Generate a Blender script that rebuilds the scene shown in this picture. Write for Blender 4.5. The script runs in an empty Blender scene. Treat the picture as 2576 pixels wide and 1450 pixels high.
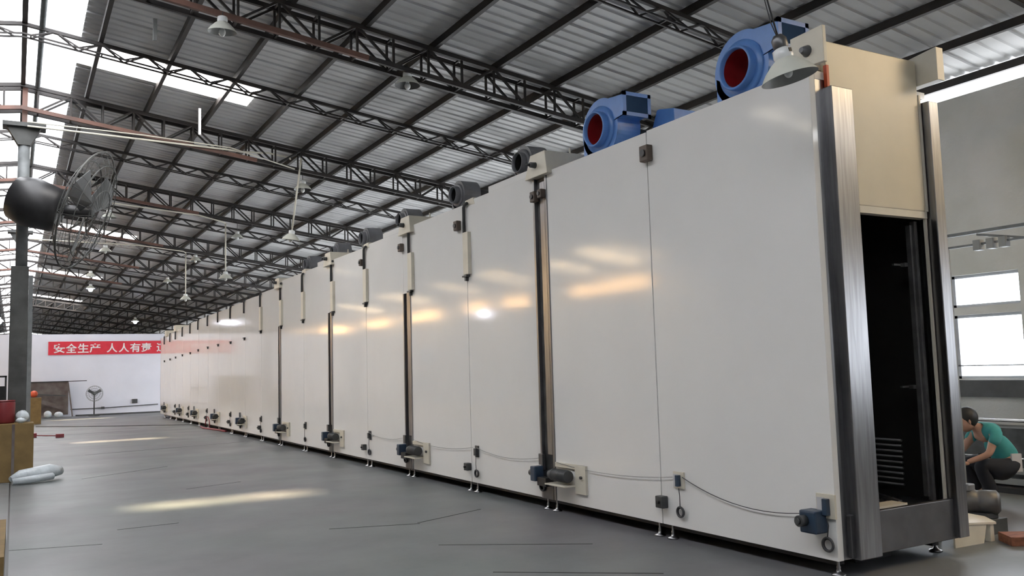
import bpy, math, random
from mathutils import Vector, Matrix
random.seed(7)
C = bpy.context.scene.collection
sc = bpy.context.scene

# ------------------------------------------------------------------ camera
F_PX, YAW, PITCH, ROLL = 2186.7, 0.520165, 0.0912033, -0.0286616
cam_d = bpy.data.cameras.new('camera'); cam = bpy.data.objects.new('camera', cam_d); C.objects.link(cam)
fw = Vector((math.sin(YAW)*math.cos(PITCH), math.cos(YAW)*math.cos(PITCH), math.sin(PITCH)))
rt = Vector((math.cos(YAW), -math.sin(YAW), 0)); up = rt.cross(fw)
r2 = math.cos(ROLL)*rt + math.sin(ROLL)*up; u2 = -math.sin(ROLL)*rt + math.cos(ROLL)*up
M = Matrix((r2, u2, -fw)).transposed().to_4x4(); M.translation = Vector((0, 0, 1.55))
cam.matrix_world = M
cam_d.sensor_width = 36; cam_d.lens = 36*F_PX/2576; cam_d.clip_end = 400; cam_d.clip_start = 0.05
sc.camera = cam

# ------------------------------------------------------------------ sky, sun, exposure
w = bpy.data.worlds.new('sky'); sc.world = w; w.use_nodes = True
bg = w.node_tree.nodes['Background']; bg.inputs[0].default_value = (0.94, 0.965, 1.0, 1); bg.inputs[1].default_value = 9.0
sun_d = bpy.data.lights.new('sun', 'SUN'); sun_d.energy = 40; sun_d.angle = math.radians(4.0); sun_d.color = (1.0, 0.9, 0.74)
sun = bpy.data.objects.new('sun', sun_d); C.objects.link(sun)
sun.rotation_euler = Vector((5.2, -0.25, -6.1)).to_track_quat('-Z', 'Y').to_euler()
sc.view_settings.view_transform = 'Standard'; sc.view_settings.look = 'None'
sc.view_settings.gamma = 1; sc.view_settings.use_curve_mapping = False
sc.view_settings.exposure = 0.10
sc.cycles.max_bounces = 10; sc.cycles.diffuse_bounces = 6; sc.cycles.transparent_max_bounces = 12
sc.cycles.sample_clamp_indirect = 12

# ------------------------------------------------------------------ materials
def mat(name, col, rough=0.6, metal=0.0, noise=0.06, nscale=6.0, col2=None, bump=0.0, bscale=60, spec=0.5, coat=0.0, stretch=None):
    m = bpy.data.materials.new(name); m.use_nodes = True; nt = m.node_tree; N = nt.nodes; L = nt.links
    b = N['Principled BSDF']; b.inputs['Roughness'].default_value = rough; b.inputs['Metallic'].default_value = metal
    b.inputs['Specular IOR Level'].default_value = spec; b.inputs['Coat Weight'].default_value = coat; b.inputs['Coat Roughness'].default_value = 0.08
    tc = N.new('ShaderNodeTexCoord'); mp = N.new('ShaderNodeMapping'); L.new(tc.outputs['Object'], mp.inputs[0])
    if stretch: mp.inputs['Scale'].default_value = stretch
    n = N.new('ShaderNodeTexNoise'); n.inputs['Scale'].default_value = nscale; n.inputs['Detail'].default_value = 5
    L.new(mp.outputs[0], n.inputs['Vector'])
    r = N.new('ShaderNodeMix'); r.data_type = 'RGBA'
    c2 = col2 if col2 else tuple(max(0, c*(1-noise*2.2)) for c in col)
    r.inputs[6].default_value = (*col, 1); r.inputs[7].default_value = (*c2, 1)
    cr = N.new('ShaderNodeMapRange'); cr.inputs[1].default_value = 0.35; cr.inputs[2].default_value = 0.68
    L.new(n.outputs['Fac'], cr.inputs[0]); L.new(cr.outputs[0], r.inputs[0]); L.new(r.outputs[2], b.inputs['Base Color'])
    if bump:
        n2 = N.new('ShaderNodeTexNoise'); n2.inputs['Scale'].default_value = bscale; L.new(mp.outputs[0], n2.inputs['Vector'])
        bp = N.new('ShaderNodeBump'); bp.inputs['Strength'].default_value = bump; bp.inputs['Distance'].default_value = 0.02
        L.new(n2.outputs['Fac'], bp.inputs['Height']); L.new(bp.outputs[0], b.inputs['Normal'])
    return m
def translucent(name, col, thru=0.0, gloss=0.0):
    m = bpy.data.materials.new(name); m.use_nodes = True; nt = m.node_tree; N = nt.nodes; L = nt.links
    N.remove(N['Principled BSDF']); out = N['Material Output']
    t = N.new('ShaderNodeBsdfTranslucent'); p = N.new('ShaderNodeBsdfTransparent'); mx = N.new('ShaderNodeMixShader')
    n = N.new('ShaderNodeTexNoise'); n.inputs['Scale'].default_value = 0.8
    r = N.new('ShaderNodeMix'); r.data_type = 'RGBA'; r.inputs[6].default_value = (*col, 1); r.inputs[7].default_value = (*[c*0.82 for c in col], 1)
    L.new(n.outputs['Fac'], r.inputs[0]); L.new(r.outputs[2], t.inputs[0]); p.inputs[0].default_value = (*col, 1)
    mx.inputs[0].default_value = thru; L.new(t.outputs[0], mx.inputs[1]); L.new(p.outputs[0], mx.inputs[2]); L.new(mx.outputs[0], out.inputs[0])
    return m
def emis(name, col, s):
    m = bpy.data.materials.new(name); m.use_nodes = True; b = m.node_tree.nodes['Principled BSDF']
    b.inputs['Base Color'].default_value = (*col, 1); b.inputs['Emission Color'].default_value = (*col, 1); b.inputs['Emission Strength'].default_value = s
    return m
MT = dict(
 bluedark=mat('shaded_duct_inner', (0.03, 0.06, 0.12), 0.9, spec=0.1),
 panel=mat('white_enamel', (0.79, 0.785, 0.77), 0.085, noise=0.012, nscale=2, spec=0.5, bump=0.035, bscale=2.0),
 beige=mat('beige_enamel', (0.62, 0.56, 0.43), 0.36, noise=0.03, nscale=3),
 cream=mat('cream_paint', (0.66, 0.62, 0.52), 0.4, noise=0.04),
 steel=mat('brushed_stainless', (0.36, 0.36, 0.37), 0.30, 1.0, noise=0.12, nscale=5, stretch=(9, 9, 0.5)),
 steel_dull=mat('dull_stainless', (0.17, 0.17, 0.175), 0.42, 0.8, noise=0.1, nscale=5),
 black=mat('black_paint', (0.02, 0.02, 0.022), 0.45, noise=0.2),
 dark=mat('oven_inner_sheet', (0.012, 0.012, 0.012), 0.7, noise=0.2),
 rail=mat('inner_rail_steel', (0.16, 0.16, 0.16), 0.5, 0.6, noise=0.2),
 truss=mat('dark_truss_steel', (0.02, 0.019, 0.019), 0.6, 0.0, noise=0.3, nscale=3, col2=(0.035, 0.028, 0.025)),
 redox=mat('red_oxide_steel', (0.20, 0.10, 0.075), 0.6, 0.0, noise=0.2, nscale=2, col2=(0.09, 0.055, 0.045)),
 sheet=mat('zinc_roof_sheet', (0.57, 0.575, 0.58), 0.42, 0.0, noise=0.08, nscale=1.2, bump=0.05, bscale=4),
 wall=mat('white_plaster', (0.74, 0.755, 0.84), 0.8, noise=0.03, nscale=1.0, bump=0.05, bscale=30),
 rwall=mat('stained_cement_render', (0.70, 0.70, 0.68), 0.85, noise=0.12, nscale=0.9, col2=(0.55, 0.555, 0.51), bump=0.2, bscale=25),
 lwall=mat('left_wall_render', (0.6, 0.6, 0.57), 0.85, noise=0.1),
 blue=mat('blue_enamel', (0.12, 0.28, 0.66), 0.3, noise=0.05, nscale=8),
 red=mat('red_impeller', (0.32, 0.015, 0.02), 0.4, noise=0.15),
 orange=mat('red_lead_edge', (0.62, 0.10, 0.04), 0.5),
 grey=mat('grey_blower_paint', (0.16, 0.165, 0.18), 0.4, noise=0.1),
 dgrey=mat('dark_grey_motor', (0.06, 0.063, 0.065), 0.45, noise=0.15),
 navy=mat('dark_blue_gearbox', (0.035, 0.06, 0.10), 0.35, noise=0.15),
 brownbox=mat('brown_switch_box', (0.10, 0.075, 0.06), 0.5),
 shade=mat('lamp_enamel', (0.66, 0.67, 0.60), 0.35, noise=0.04),
 shade_in=mat('lamp_inner', (0.30, 0.31, 0.30), 0.45),
 ceramic=mat('lamp_ceramic', (0.8, 0.82, 0.82), 0.25),
 bulb=mat('opal_bulb', (0.82, 0.84, 0.82), 0.1),
 pvc=mat('white_conduit', (0.75, 0.72, 0.62), 0.45),
 cardboard=mat('brown_cardboard', (0.22, 0.145, 0.055), 0.8, noise=0.1),
 redbox=mat('dark_red_drum', (0.20, 0.02, 0.025), 0.45),
 bag=mat('white_plastic_bag', (0.62, 0.68, 0.72), 0.35, noise=0.08, bump=0.5, bscale=14),
 board=mat('dark_brown_boards', (0.10, 0.075, 0.07), 0.7, noise=0.3, nscale=3, col2=(0.17, 0.15, 0.14)),
 column=mat('grey_column_paint', (0.20, 0.215, 0.22), 0.55, noise=0.15),
 colbase=mat('rough_column_steel', (0.085, 0.088, 0.085), 0.65, noise=0.25, nscale=3),
 banner=mat('red_banner_cloth', (0.72, 0.035, 0.06), 0.7, noise=0.05),
 letters=mat('white_letters', (0.85, 0.82, 0.82), 0.7),
 cable=mat('black_cable', (0.05, 0.05, 0.055), 0.5),
 gcable=mat('grey_cable', (0.33, 0.33, 0.32), 0.5),
 hose=mat('dark_red_hose', (0.22, 0.03, 0.04), 0.5),
 teal=mat('teal_shirt', (0.05, 0.30, 0.30), 0.85, noise=0.12),
 trousers=mat('dark_trousers', (0.012, 0.014, 0.02), 0.9),
 skin=mat('skin', (0.42, 0.24, 0.17), 0.6), hair=mat('black_hair', (0.01, 0.01, 0.01), 0.6),
 white=mat('white_patch', (0.55, 0.55, 0.57), 0.8),
 timber=mat('reddish_timber', (0.30, 0.11, 0.06), 0.7, noise=0.2, nscale=5, stretch=(1, 6, 6)),
 lathe=mat('machine_bed_grey', (0.075, 0.08, 0.08), 0.5, noise=0.2), bright=mat('bright_guide_bar', (0.6, 0.6, 0.58), 0.25, 0.9),
 bluecl=mat('blue_tarpaulin', (0.04, 0.16, 0.36), 0.6), greenlf=mat('dark_green_sheet', (0.02, 0.09, 0.08), 0.7),
 frame=mat('window_frame_paint', (0.45, 0.47, 0.50), 0.5),
 ridge=translucent('ridge_polycarbonate', (0.49, 0.515, 0.575), 0.0),
 skyl=translucent('roof_light_sheet', (0.97, 0.97, 1.0), 0.0),
 yellow=translucent('warm_light_sheet', (1.0, 0.77, 0.48), 0.0),  # warm tint for the added, unseen light panels
 clear=translucent('clear_roof_light', (0.60, 0.53, 0.41), 0.9),
 pane=translucent('window_pane', (0.95, 0.97, 1.0), 0.8),
 lit=emis('lit_lamp_bulb', (0.85, 0.88, 1.0), 110.0),
)
# floor: smooth cement with faint tinted patches
def floor_mat():
    m = mat('smooth_cement_floor', (0.15, 0.147, 0.157), 0.42, noise=0.05, nscale=0.5, col2=(0.136, 0.154, 0.152), bump=0.03, bscale=6)
    nt = m.node_tree; N = nt.nodes; L = nt.links; b = N['Principled BSDF']
    src = b.inputs['Base Color'].links[0].from_socket
    n = N.new('ShaderNodeTexNoise'); n.inputs['Scale'].default_value = 1.7; n.inputs['Detail'].default_value = 8; n.inputs['Roughness'].default_value = 0.7
    tc = N.new('ShaderNodeTexCoord'); L.new(tc.outputs['Object'], n.inputs['Vector'])
    mr = N.new('ShaderNodeMapRange'); mr.inputs[1].default_value = 0.3; mr.inputs[2].default_value = 0.7; mr.inputs[3].default_value = 0.82; mr.inputs[4].default_value = 1.08
    L.new(n.outputs['Fac'], mr.inputs[0])
    mx = N.new('ShaderNodeVectorMath'); mx.operation = 'SCALE'; L.new(src, mx.inputs[0]); L.new(mr.outputs[0], mx.inputs['Scale']); L.new(mx.outputs[0], b.inputs['Base Color'])
    n3 = N.new('ShaderNodeTexNoise'); n3.inputs['Scale'].default_value = 0.7; L.new(tc.outputs['Object'], n3.inputs['Vector'])
    m3 = N.new('ShaderNodeMapRange'); m3.inputs[3].default_value = 0.3; m3.inputs[4].default_value = 0.6; L.new(n3.outputs['Fac'], m3.inputs[0]); L.new(m3.outputs[0], b.inputs['Roughness'])
    return m
MT['floor'] = floor_mat()

# ------------------------------------------------------------------ mesh helper
class MB:
    def __init__(s): s.v = []; s.f = []; s.sm = []
    def _add(s, vs, fs, smooth=False):
        o = len(s.v); s.v += [tuple(v) for v in vs]; s.f += [tuple(i+o for i in f) for f in fs]; s.sm += ([smooth]*len(fs) if isinstance(smooth, bool) else smooth)
        return s
    def box(s, x0, x1, y0, y1, z0, z1):
        vs = [(x, y, z) for z in (z0, z1) for y in (y0, y1) for x in (x0, x1)]
        return s._add(vs, [(0,2,3,1),(4,5,7,6),(0,1,5,4),(2,6,7,3),(0,4,6,2),(1,3,7,5)])
    def bar(s, a, b, wd, h=None, upv=(0,0,1)):
        a = Vector(a); b = Vector(b); d = (b-a).normalized(); u = Vector(upv)
        if abs(d.dot(u)) > .98: u = Vector((0,1,0))
        l = d.cross(u).normalized(); u = l.cross(d); h = h or wd; l *= wd/2; u *= h/2
        vs = [a-l-u, a+l-u, a+l+u, a-l+u, b-l-u, b+l-u, b+l+u, b-l+u]
        return s._add(vs, [(0,1,2,3),(7,6,5,4),(0,4,5,1),(1,5,6,2),(2,6,7,3),(3,7,4,0)])
    def tube(s, path, r, n=10, caps=True):
        P = [Vector(p) for p in path]; rs = r if isinstance(r, (list, tuple)) else [r]*len(P); vs = []; prev = None
        for i, p in enumerate(P):
            d = (P[min(i+1, len(P)-1)]-P[max(i-1, 0)]).normalized()
            if prev is None:
                a = d.cross(Vector((0,0,1)) if abs(d.z) < .9 else Vector((0,1,0))).normalized()
            else: a = (prev - d*prev.dot(d)).normalized()
            prev = a; b = d.cross(a)
            vs += [p + rs[i]*(math.cos(t)*a + math.sin(t)*b) for t in [2*math.pi*k/n for k in range(n)]]
        fs = [(i*n+k, i*n+(k+1) % n, (i+1)*n+(k+1) % n, (i+1)*n+k) for i in range(len(P)-1) for k in range(n)]; sm = [True]*len(fs)
        if caps: fs += [tuple(range(n))[::-1], tuple((len(P)-1)*n+k for k in range(n))]; sm += [False, False]
        return s._add(vs, fs, sm)
    def lathe(s, prof, c=(0,0,0), axis='z', n=28):
        vs = []
        for (r, z) in prof:
            for k in range(n):
                t = 2*math.pi*k/n; a, b = r*math.cos(t), r*math.sin(t)
                p = {'z': (a, b, z), 'x': (z, a, b), 'y': (b, z, a)}[axis]
                vs.append((c[0]+p[0], c[1]+p[1], c[2]+p[2]))
        fs = [(i*n+k, i*n+(k+1) % n, (i+1)*n+(k+1) % n, (i+1)*n+k) for i in range(len(prof)-1) for k in range(n)]; sm = [True]*len(fs)
        return s._add(vs, fs, sm)
    def prism(s, poly, d):
        n = len(poly); d = Vector(d); vs = [Vector(p) for p in poly]+[Vector(p)+d for p in poly]
        fs = [tuple(range(n))[::-1], tuple(range(n, 2*n))]+[(i, (i+1) % n, n+(i+1) % n, n+i) for i in range(n)]
        return s._add(vs, fs)
    def sphere(s, c, r, n=14, m=8, sc_=(1,1,1)):
        vs = []
        for i in range(m+1):
            a = math.pi*i/m
            for k in range(n):
                t = 2*math.pi*k/n; vs.append((c[0]+r*sc_[0]*math.sin(a)*math.cos(t), c[1]+r*sc_[1]*math.sin(a)*math.sin(t), c[2]+r*sc_[2]*math.cos(a)))
        fs = [(i*n+k, (i+1)*n+k, (i+1)*n+(k+1) % n, i*n+(k+1) % n) for i in range(m) for k in range(n)]
        return s._add(vs, fs, True)
    def torus(s, c, R, r, axis='x', n=28, m=8):
        vs = []
        for i in range(n):
            t = 2*math.pi*i/n
            for k in range(m):
                u = 2*math.pi*k/m; rr = R + r*math.cos(u); h = r*math.sin(u); a, b = rr*math.cos(t), rr*math.sin(t)
                p = {'x': (h, a, b), 'y': (a, h, b), 'z': (a, b, h)}[axis]; vs.append((c[0]+p[0], c[1]+p[1], c[2]+p[2]))
        fs = [(i*m+k, ((i+1) % n)*m+k, ((i+1) % n)*m+(k+1) % m, i*m+(k+1) % m) for i in range(n) for k in range(m)]
        return s._add(vs, fs, True)
    def xform(s, mtx): s.v = [tuple(mtx @ Vector(v)) for v in s.v]; return s

def root_loc(o):
    p = Vector((0,0,0))
    while o is not None: p += o.location; o = o.parent
    return p
def obj(name, mb, m, parent=None, label=None, bevel=0, stuff=False):
    me = bpy.data.meshes.new(name); off = root_loc(parent) if parent else Vector((0,0,0))
    me.from_pydata([tuple(Vector(v)-off) for v in mb.v], [], mb.f); me.update()
    import bmesh as _b
    bm = _b.new(); bm.from_mesh(me); _b.ops.remove_doubles(bm, verts=bm.verts, dist=1e-5) if len(mb.v) < 20000 else None
    _b.ops.recalc_face_normals(bm, faces=bm.faces) if len(mb.v) < 20000 else None
    bm.to_mesh(me); bm.free()
    if len(me.polygons) == len(mb.sm): me.polygons.foreach_set('use_smooth', mb.sm)
    me.materials.append(MT[m] if isinstance(m, str) else m)
    o = bpy.data.objects.new(name, me); C.objects.link(o); o.parent = parent
    if label: o['label'] = label
    if bevel:
        md = o.modifiers.new('bevel', 'BEVEL'); md.width = bevel; md.segments = 2; md.limit_method = 'ANGLE'
    if stuff: o['kind'] = 'stuff'
    return o
def tag(o, label, cat, group=None, kind=None):
    o['label'] = label; o['category'] = cat
    if group: o['group'] = group
    if kind: o['kind'] = kind
    return o
def thing(name, label, cat, loc=(0,0,0), group=None):
    o = bpy.data.objects.new(name, None); C.objects.link(o); o.location = loc; o.empty_display_size = .1
    return tag(o, label, cat, group)
def struct(name, mb, m, parent=None, **k):
    o = obj(name, mb, m, parent, **k)
    if parent is None: o['kind'] = 'structure'
    return o
def copy_tree(o, parent=None):
    c = o.copy(); C.objects.link(c); c.parent = parent
    for ch in list(o.children): copy_tree(ch, c)
    return c
ORD = ['nearest', 'second', 'third', 'fourth', 'fifth', 'sixth', 'seventh', 'eighth', 'ninth', 'tenth', 'eleventh', 'twelfth', 'thirteenth', 'fourteenth', 'fifteenth', 'sixteenth', 'seventeenth', 'eighteenth', 'nineteenth', 'twentieth', 'twenty-first']

# ------------------------------------------------------------------ building shell
HALF, Y0, Y1, SL = 10.5, -8.0, 102.0, 0.14
ZR = 6.67
def zroof(x): return ZR - SL*abs(x)
struct('floor', MB().box(-13, 13, Y0-6, Y1+2, -0.2, 0), 'floor')
# floor joints: thin dark grooves filled with dirt, lying in the cement
def joint(a, b, wd=0.018):
    a = Vector((*a, 0)); b = Vector((*b, 0)); d = (b-a).normalized(); l = Vector((-d.y, d.x, 0))*wd/2; h = Vector((0,0,0.002))
    return [a-l, b-l, b+l, a+l]
jm = MB()
for a, b in [((-0.03,15.7),(-0.02,6)), ((-0.02,9.45),(0.75,9.22)), ((0.95,9.98),(1.55,10.0)), ((0.95,15.4),(2.35,16.4)), ((2.75,8.6),(3.6,8.3)), ((3.6,8.35),(4.5,8.7)),
             ((2.1,12.9),(2.9,13.2)), ((1.3,20.2),(4.9,21.0)), ((0.7,27.9),(2.8,28.3)), ((3.3,7.2),(4.4,6.4)), ((3.2,6.0),(4.2,5.2))]:
    jm.prism([tuple(p) for p in joint(a, b)], (0,0,0.002))
struct('trim_1', jm, 'black')
# roof sheets, trapezoidal ribs running down the slope
def sheet(x0, x1, y0, y1, th=0.012, period=0.2, dz=0.0):
    mb = MB(); ys = []; k = math.floor(y0/period)
    pts = []
    n0 = int(round(y0/period)); n1 = int(round(y1/period))
    for i in range(n0, n1):
        b = i*period
        pts += [(b, 0), (b+period*0.62, 0), (b+period*0.72, 0.018), (b+period*0.9, 0.018)]
        if i % 4 == 3: pts += [(b+period*0.93, -0.01), (b+period*0.97, -0.01)]
    pts.append((n1*period, 0))
    for (xx) in (x0, x1):
        for (y, h) in pts: mb.v.append((xx, y, zroof(xx)+h+dz))
    n = len(pts); mb.f = [(i, i+1, n+i+1, n+i) for i in range(n-1)]; mb.sm = [False]*len(mb.f)
    return mb
def merge(ms):
    r = MB()
    for m_ in ms: r._add(m_.v, m_.f, m_.sm)
    return r
RX = [0.75, 3.4, 10.85]
patches_r = [(14.0,15.0),(30.6,31.6),(43.6,45.0),(57.0,58.4)]
warm_r = (1.0, 2.6)
ms = [sheet(RX[1], 7.4, Y0, Y1), sheet(7.4, RX[2], Y0, warm_r[0]), sheet(7.4, RX[2], warm_r[1], Y1), sheet(7.4, 8.2, warm_r[0], warm_r[1]), sheet(10.5, RX[2], warm_r[0], warm_r[1])]; y = Y0
for a, b in patches_r+[(Y1, Y1)]:
    ms.append(sheet(RX[0], RX[1], y, a)); y = b
struct('ceiling', merge([m_ for m_ in ms if len(m_.v) > 2]), 'sheet')
patches_l = [(11.4,12.0),(24.2,24.8),(38.6,39.2)]
patches_w = [(23.6,26.0),(28.0,29.6),(31.6,33.6),(37.0,38.6),(43.0,45.0),(50.0,52.0)]  # unseen warm sheets, added to reflect as streaks on the oven side
ms = [sheet(-2.15, -0.75, Y0, Y1), sheet(-7.4, -4.0, Y0, Y1), sheet(-10.85, -9.9, Y0, Y1)]; y = Y0
for a, b in patches_l+[(Y1, Y1)]:
    ms.append(sheet(-4.0, -2.15, y, a)); y = b
y = Y0
for a, b in patches_w+[(Y1, Y1)]:
    ms.append(sheet(-9.9, -7.4, y, a)); y = b
struct('ceiling', merge(ms), 'sheet')
n_w = 1
for a, b in patches_r: struct('window_%d' % n_w, sheet(RX[0], RX[1], a, b), 'skyl'); n_w += 1
for a, b in patches_l: struct('window_%d' % n_w, sheet(-4.0, -2.15, a, b), 'clear'); n_w += 1
for a, b in patches_w: struct('window_%d' % n_w, sheet(-9.9, -7.4, a, b), 'yellow'); n_w += 1
struct('window_%d' % n_w, sheet(8.2, 10.5, *warm_r), 'yellow'); n_w += 1  # unseen roof panel, added to throw warm light on the oven's head panel
rg = MB()
for sx in (-1, 1):
    p = [(sx*0.8, Y0, zroof(0.8)+0.04), (0, Y0, zroof(0)+0.05), (0, Y1, zroof(0)+0.05), (sx*0.8, Y1, zroof(0.8)+0.04)]
    rg._add(p, [(0,1,2,3)])
struct('window_%d' % n_w, rg, 'ridge'); n_w += 1
# right wall with two-part windows and the open slot under the eave
WT = 4.87
wins = [(k*3.0-3.0-0.12+3.0*0, ) for k in range(0)]
def wall_x(x, th, holes, z1, y0, y1, zb=0.0):
    """wall in the plane X=x with rectangular holes (ya, yb, za, zb)"""
    mb = MB(); xs = (min(x, x+th), max(x, x+th)); cols = sorted(set([y0, y1]+[h[0] for h in holes]+[h[1] for h in holes]))
    for a, b in zip(cols, cols[1:]):
        hs = sorted([(h[2], h[3]) for h in holes if h[0] <= a+1e-6 and h[1] >= b-1e-6]); z = zb
        for (p, q) in hs:
            if p > z: mb.box(*xs, a, b, z, p)
            z = q
        if z < z1: mb.box(*xs, a, b, z, z1)
    return mb
rw = []
y = 4.65+0-9
for k in range(30):
    a = 6.05-9+k*3.0
    if a > 41: continue
    if a > 9: rw += [(a-0.02, a+2.21, 0.6, 2.5 if a < 14 else 3.6 if a < 34 else 2.6)]; continue  # unseen openings behind the oven, added to light the roof underside
    rw += [(a-0.02, a+1.41, 2.15, 2.56), (a-0.02, a+1.41, 1.24, 2.05)]
struct('wall_right', wall_x(HALF, 0.22, rw, WT, Y0, Y1), 'rwall')
for k in range(1, 30):
    a = 6.05-9+k*3.0
    if a < -2 or a > 9: continue
    f = MB(); ya, yb = a-0.02, a+1.41
    for (p, q) in ((2.15, 2.56), (1.24, 2.05)):
        f.box(HALF+.06, HALF+.12, ya, yb, p, p+.035).box(HALF+.06, HALF+.12, ya, yb, q-.035, q).box(HALF+.06, HALF+.12, ya, ya+.035, p, q).box(HALF+.06, HALF+.12, yb-.035, yb, p, q).box(HALF+.06, HALF+.12, ya+.86, ya+.92, p, q)
    f.box(HALF+.06, HALF+.10, ya, yb, 1.40, 1.415)
    fr = struct('window_%d' % n_w, f, 'frame'); n_w += 1
    obj('window_pane', MB().box(HALF+.085, HALF+.09, ya, yb, 1.24, 2.05).box(HALF+.085, HALF+.09, ya, yb, 2.15, 2.56), 'pane', fr)
    obj('window_sill', MB().box(HALF-.10, HALF+.02, ya-.08, yb+.08, 1.02, 1.23), 'dgrey', fr)
# left wall; its high warm panes are added to reflect as streaks in the oven
clr = [(25.5,31),(33.5,37.0),(38.6,41),(44.5,49),(52,56),(60,66),(70,76),(82,88)]
struct('wall_left', wall_x(-HALF, -0.22, [(a, b, 4.45, 5.14) for a, b in clr], 5.14, Y0, Y1), 'lwall')
for a, b in clr:
    struct('window_%d' % n_w, MB().box(-HALF-.12, -HALF-.11, a, b, 4.45, 5.14), 'yellow'); n_w += 1
# front gable
fg = MB(); fg.box(-10.7, 10.7, Y0-.2, Y0, 0, 5.15)
fg.prism([(-10.7, Y0, 5.1), (10.7, Y0, 5.1), (0, Y0, 6.6)], (0, -0.2, 0)); struct('wall_front', fg, 'lwall')
bgb = MB(); bgb.box(-10.7, 10.7, Y1, Y1+.2, 0, 5.1).prism([(-10.7, Y1, 5.1), (10.7, Y1, 5.1), (0, Y1, 6.6)], (0, .2, 0)); struct('wall_back', bgb, 'lwall')
# white partition wall across the hall
struct('wall_far', MB().box(-10.5, 10.5, 42.0, 42.2, 0, 3.52), 'wall')
struct('baseboard_far', MB().box(2.3, 10.5, 41.97, 42.0, 0, 0.06), 'dgrey')
tag(obj('wall_pipe', MB().tube([(2.1,41.93,0.30),(3.6,41.93,0.31),(5.6,41.93,0.37)], 0.02).box(3.3,3.42,41.88,42,0.26,0.36), 'dgrey'), 'thin grey service pipe along the foot of the white far wall', 'pipe')

# ------------------------------------------------------------------ roof steel
def ztop(x): return 6.52-SL*abs(x)*0.98
def zbot(x): return 6.13-0.137*abs(x)
def deep_truss(yc):
    t = thing('roof_truss', '', 'roof truss', (0, yc, 0), 'deep lattice trusses across the hall')
    for side, zz, m_ in (('top_chord', ztop, 'truss'), ('bottom_chord', zbot, 'truss')):
        for dy in (-.12, .12):
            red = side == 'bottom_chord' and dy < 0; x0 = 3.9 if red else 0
            for sx in (-1, 1):
                obj(side, MB().bar((sx*x0, yc+dy, zz(x0)), (sx*10.4, yc+dy, zz(10.4)), 0.05, 0.06), m_, t)
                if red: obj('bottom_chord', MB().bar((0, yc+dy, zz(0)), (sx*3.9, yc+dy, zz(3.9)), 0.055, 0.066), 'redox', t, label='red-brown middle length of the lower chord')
    xs = [0.25+0.5*k for k in range(21)]
    fl = MB()
    for i, x in enumerate(xs[:-1]):
        for dy in (-.12, .12):
            xa, xb = (x, x+.5); za, zb = (zbot(xa), ztop(xb)) if (i % 2 == 0) else (ztop(xa), zbot(xb))
            obj('web_post', MB().bar((x, yc+dy, zbot(x)), (x, yc+dy, ztop(x)), 0.028), 'truss', t)
            obj('web_diagonal', MB().bar((xa, yc+dy, za), (xb, yc+dy, zb), 0.03), 'truss', t)
            fl.bar((-x, yc+dy, zbot(x)), (-x, yc+dy, ztop(x)), 0.028).bar((-xa, yc+dy, za), (-xb, yc+dy, zb), 0.03)
        obj('cross_tie', MB().bar((x, yc-.12, zbot(x)), (x, yc+.12, zbot(x)), 0.025), 'truss', t)
        obj('cross_tie', MB().bar((x, yc-.12, ztop(x)), (x, yc+.12, ztop(x)), 0.025), 'truss', t)
    obj('left_web_lattice', fl, 'truss', t)
    return t
def shallow_truss(yc):
    t = thing('light_roof_truss', '', 'light roof truss', (0, yc, 0), 'shallow lattice trusses between the deep ones')
    zt = lambda x: 6.52-SL*abs(x); zb = lambda x: 6.36-SL*abs(x)
    for sx in (-1, 1):
        obj('top_chord', MB().bar((0, yc, zt(0)), (sx*10.4, yc, zt(10.4)), 0.05, 0.05), 'truss', t)
        for dy in (-.07, .07): obj('bottom_chord', MB().bar((0, yc+dy, zb(0)), (sx*10.4, yc+dy, zb(10.4)), 0.022), 'truss', t)
    lf = MB()
    for i in range(34):
        xa = 0.1+i*0.3; xb = xa+.3
        for j, dy in enumerate((-.07, .07)):
            A = (xa, yc+dy, zb(xa)) if i % 2 == 0 else (xa, yc, zt(xa)); B = (xb, yc, zt(xb)) if i % 2 == 0 else (xb, yc+dy, zb(xb))
            obj('web_bar', MB().bar(A, B, 0.02), 'truss', t)
            lf.bar((-A[0], A[1], A[2]), (-B[0], B[1], B[2]), 0.02)
        if i % 3 == 0: obj('cross_tie', MB().bar((xa, yc-.07, zb(xa)), (xa, yc+.07, zb(xa)), 0.02), 'truss', t)
    obj('left_web_lattice', lf, 'truss', t)
    return t
dt = deep_truss(4.5); st = shallow_truss(7.5)
tl = []
for k in range(0, 7):
    o = dt if k == 0 else copy_tree(dt); o.location = (0, 4.5+6*k, 0)
    o['label'] = 'deep dark steel roof truss with red-brown lower chord, %s from the camera' % ORD[k]
for k in range(0, 6):
    o = st if k == 0 else copy_tree(st); o.location = (0, 7.5+6*k, 0)
    o['label'] = 'shallow zigzag roof truss between two deep ones, %s from the camera' % ORD[k]
# trusses beyond the white far wall, too small to show their bars singly
far = MB()
for side, zz in ((0, ztop), (1, zbot)):
    for dy in (-.12, .12):
        for sx in (-1, 1): far.bar((0, dy, zz(0)), (sx*10.4, dy, zz(10.4)), 0.06, 0.07)
for i in range(41):
    x = -10+0.5*i
    for dy in (-.12, .12):
        far.bar((x, dy, zbot(x)), (x, dy, ztop(x)), 0.03).bar((x, dy, zbot(x)), (x+.5, dy, ztop(x+.5)), 0.03)
fo = obj('roof_truss', far, 'truss'); fo.location = (0, 46.5, 0)
tag(fo, 'small distant deep roof truss seen over the white far wall, first beyond it', 'roof truss', 'distant trusses beyond the far wall')
for k in range(1, 9):
    o = fo.copy(); C.objects.link(o); o.location = (0, 46.5+6*k, 0)
    o['label'] = 'small distant deep roof truss seen over the white far wall, %s beyond it' % ORD[k]
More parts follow.
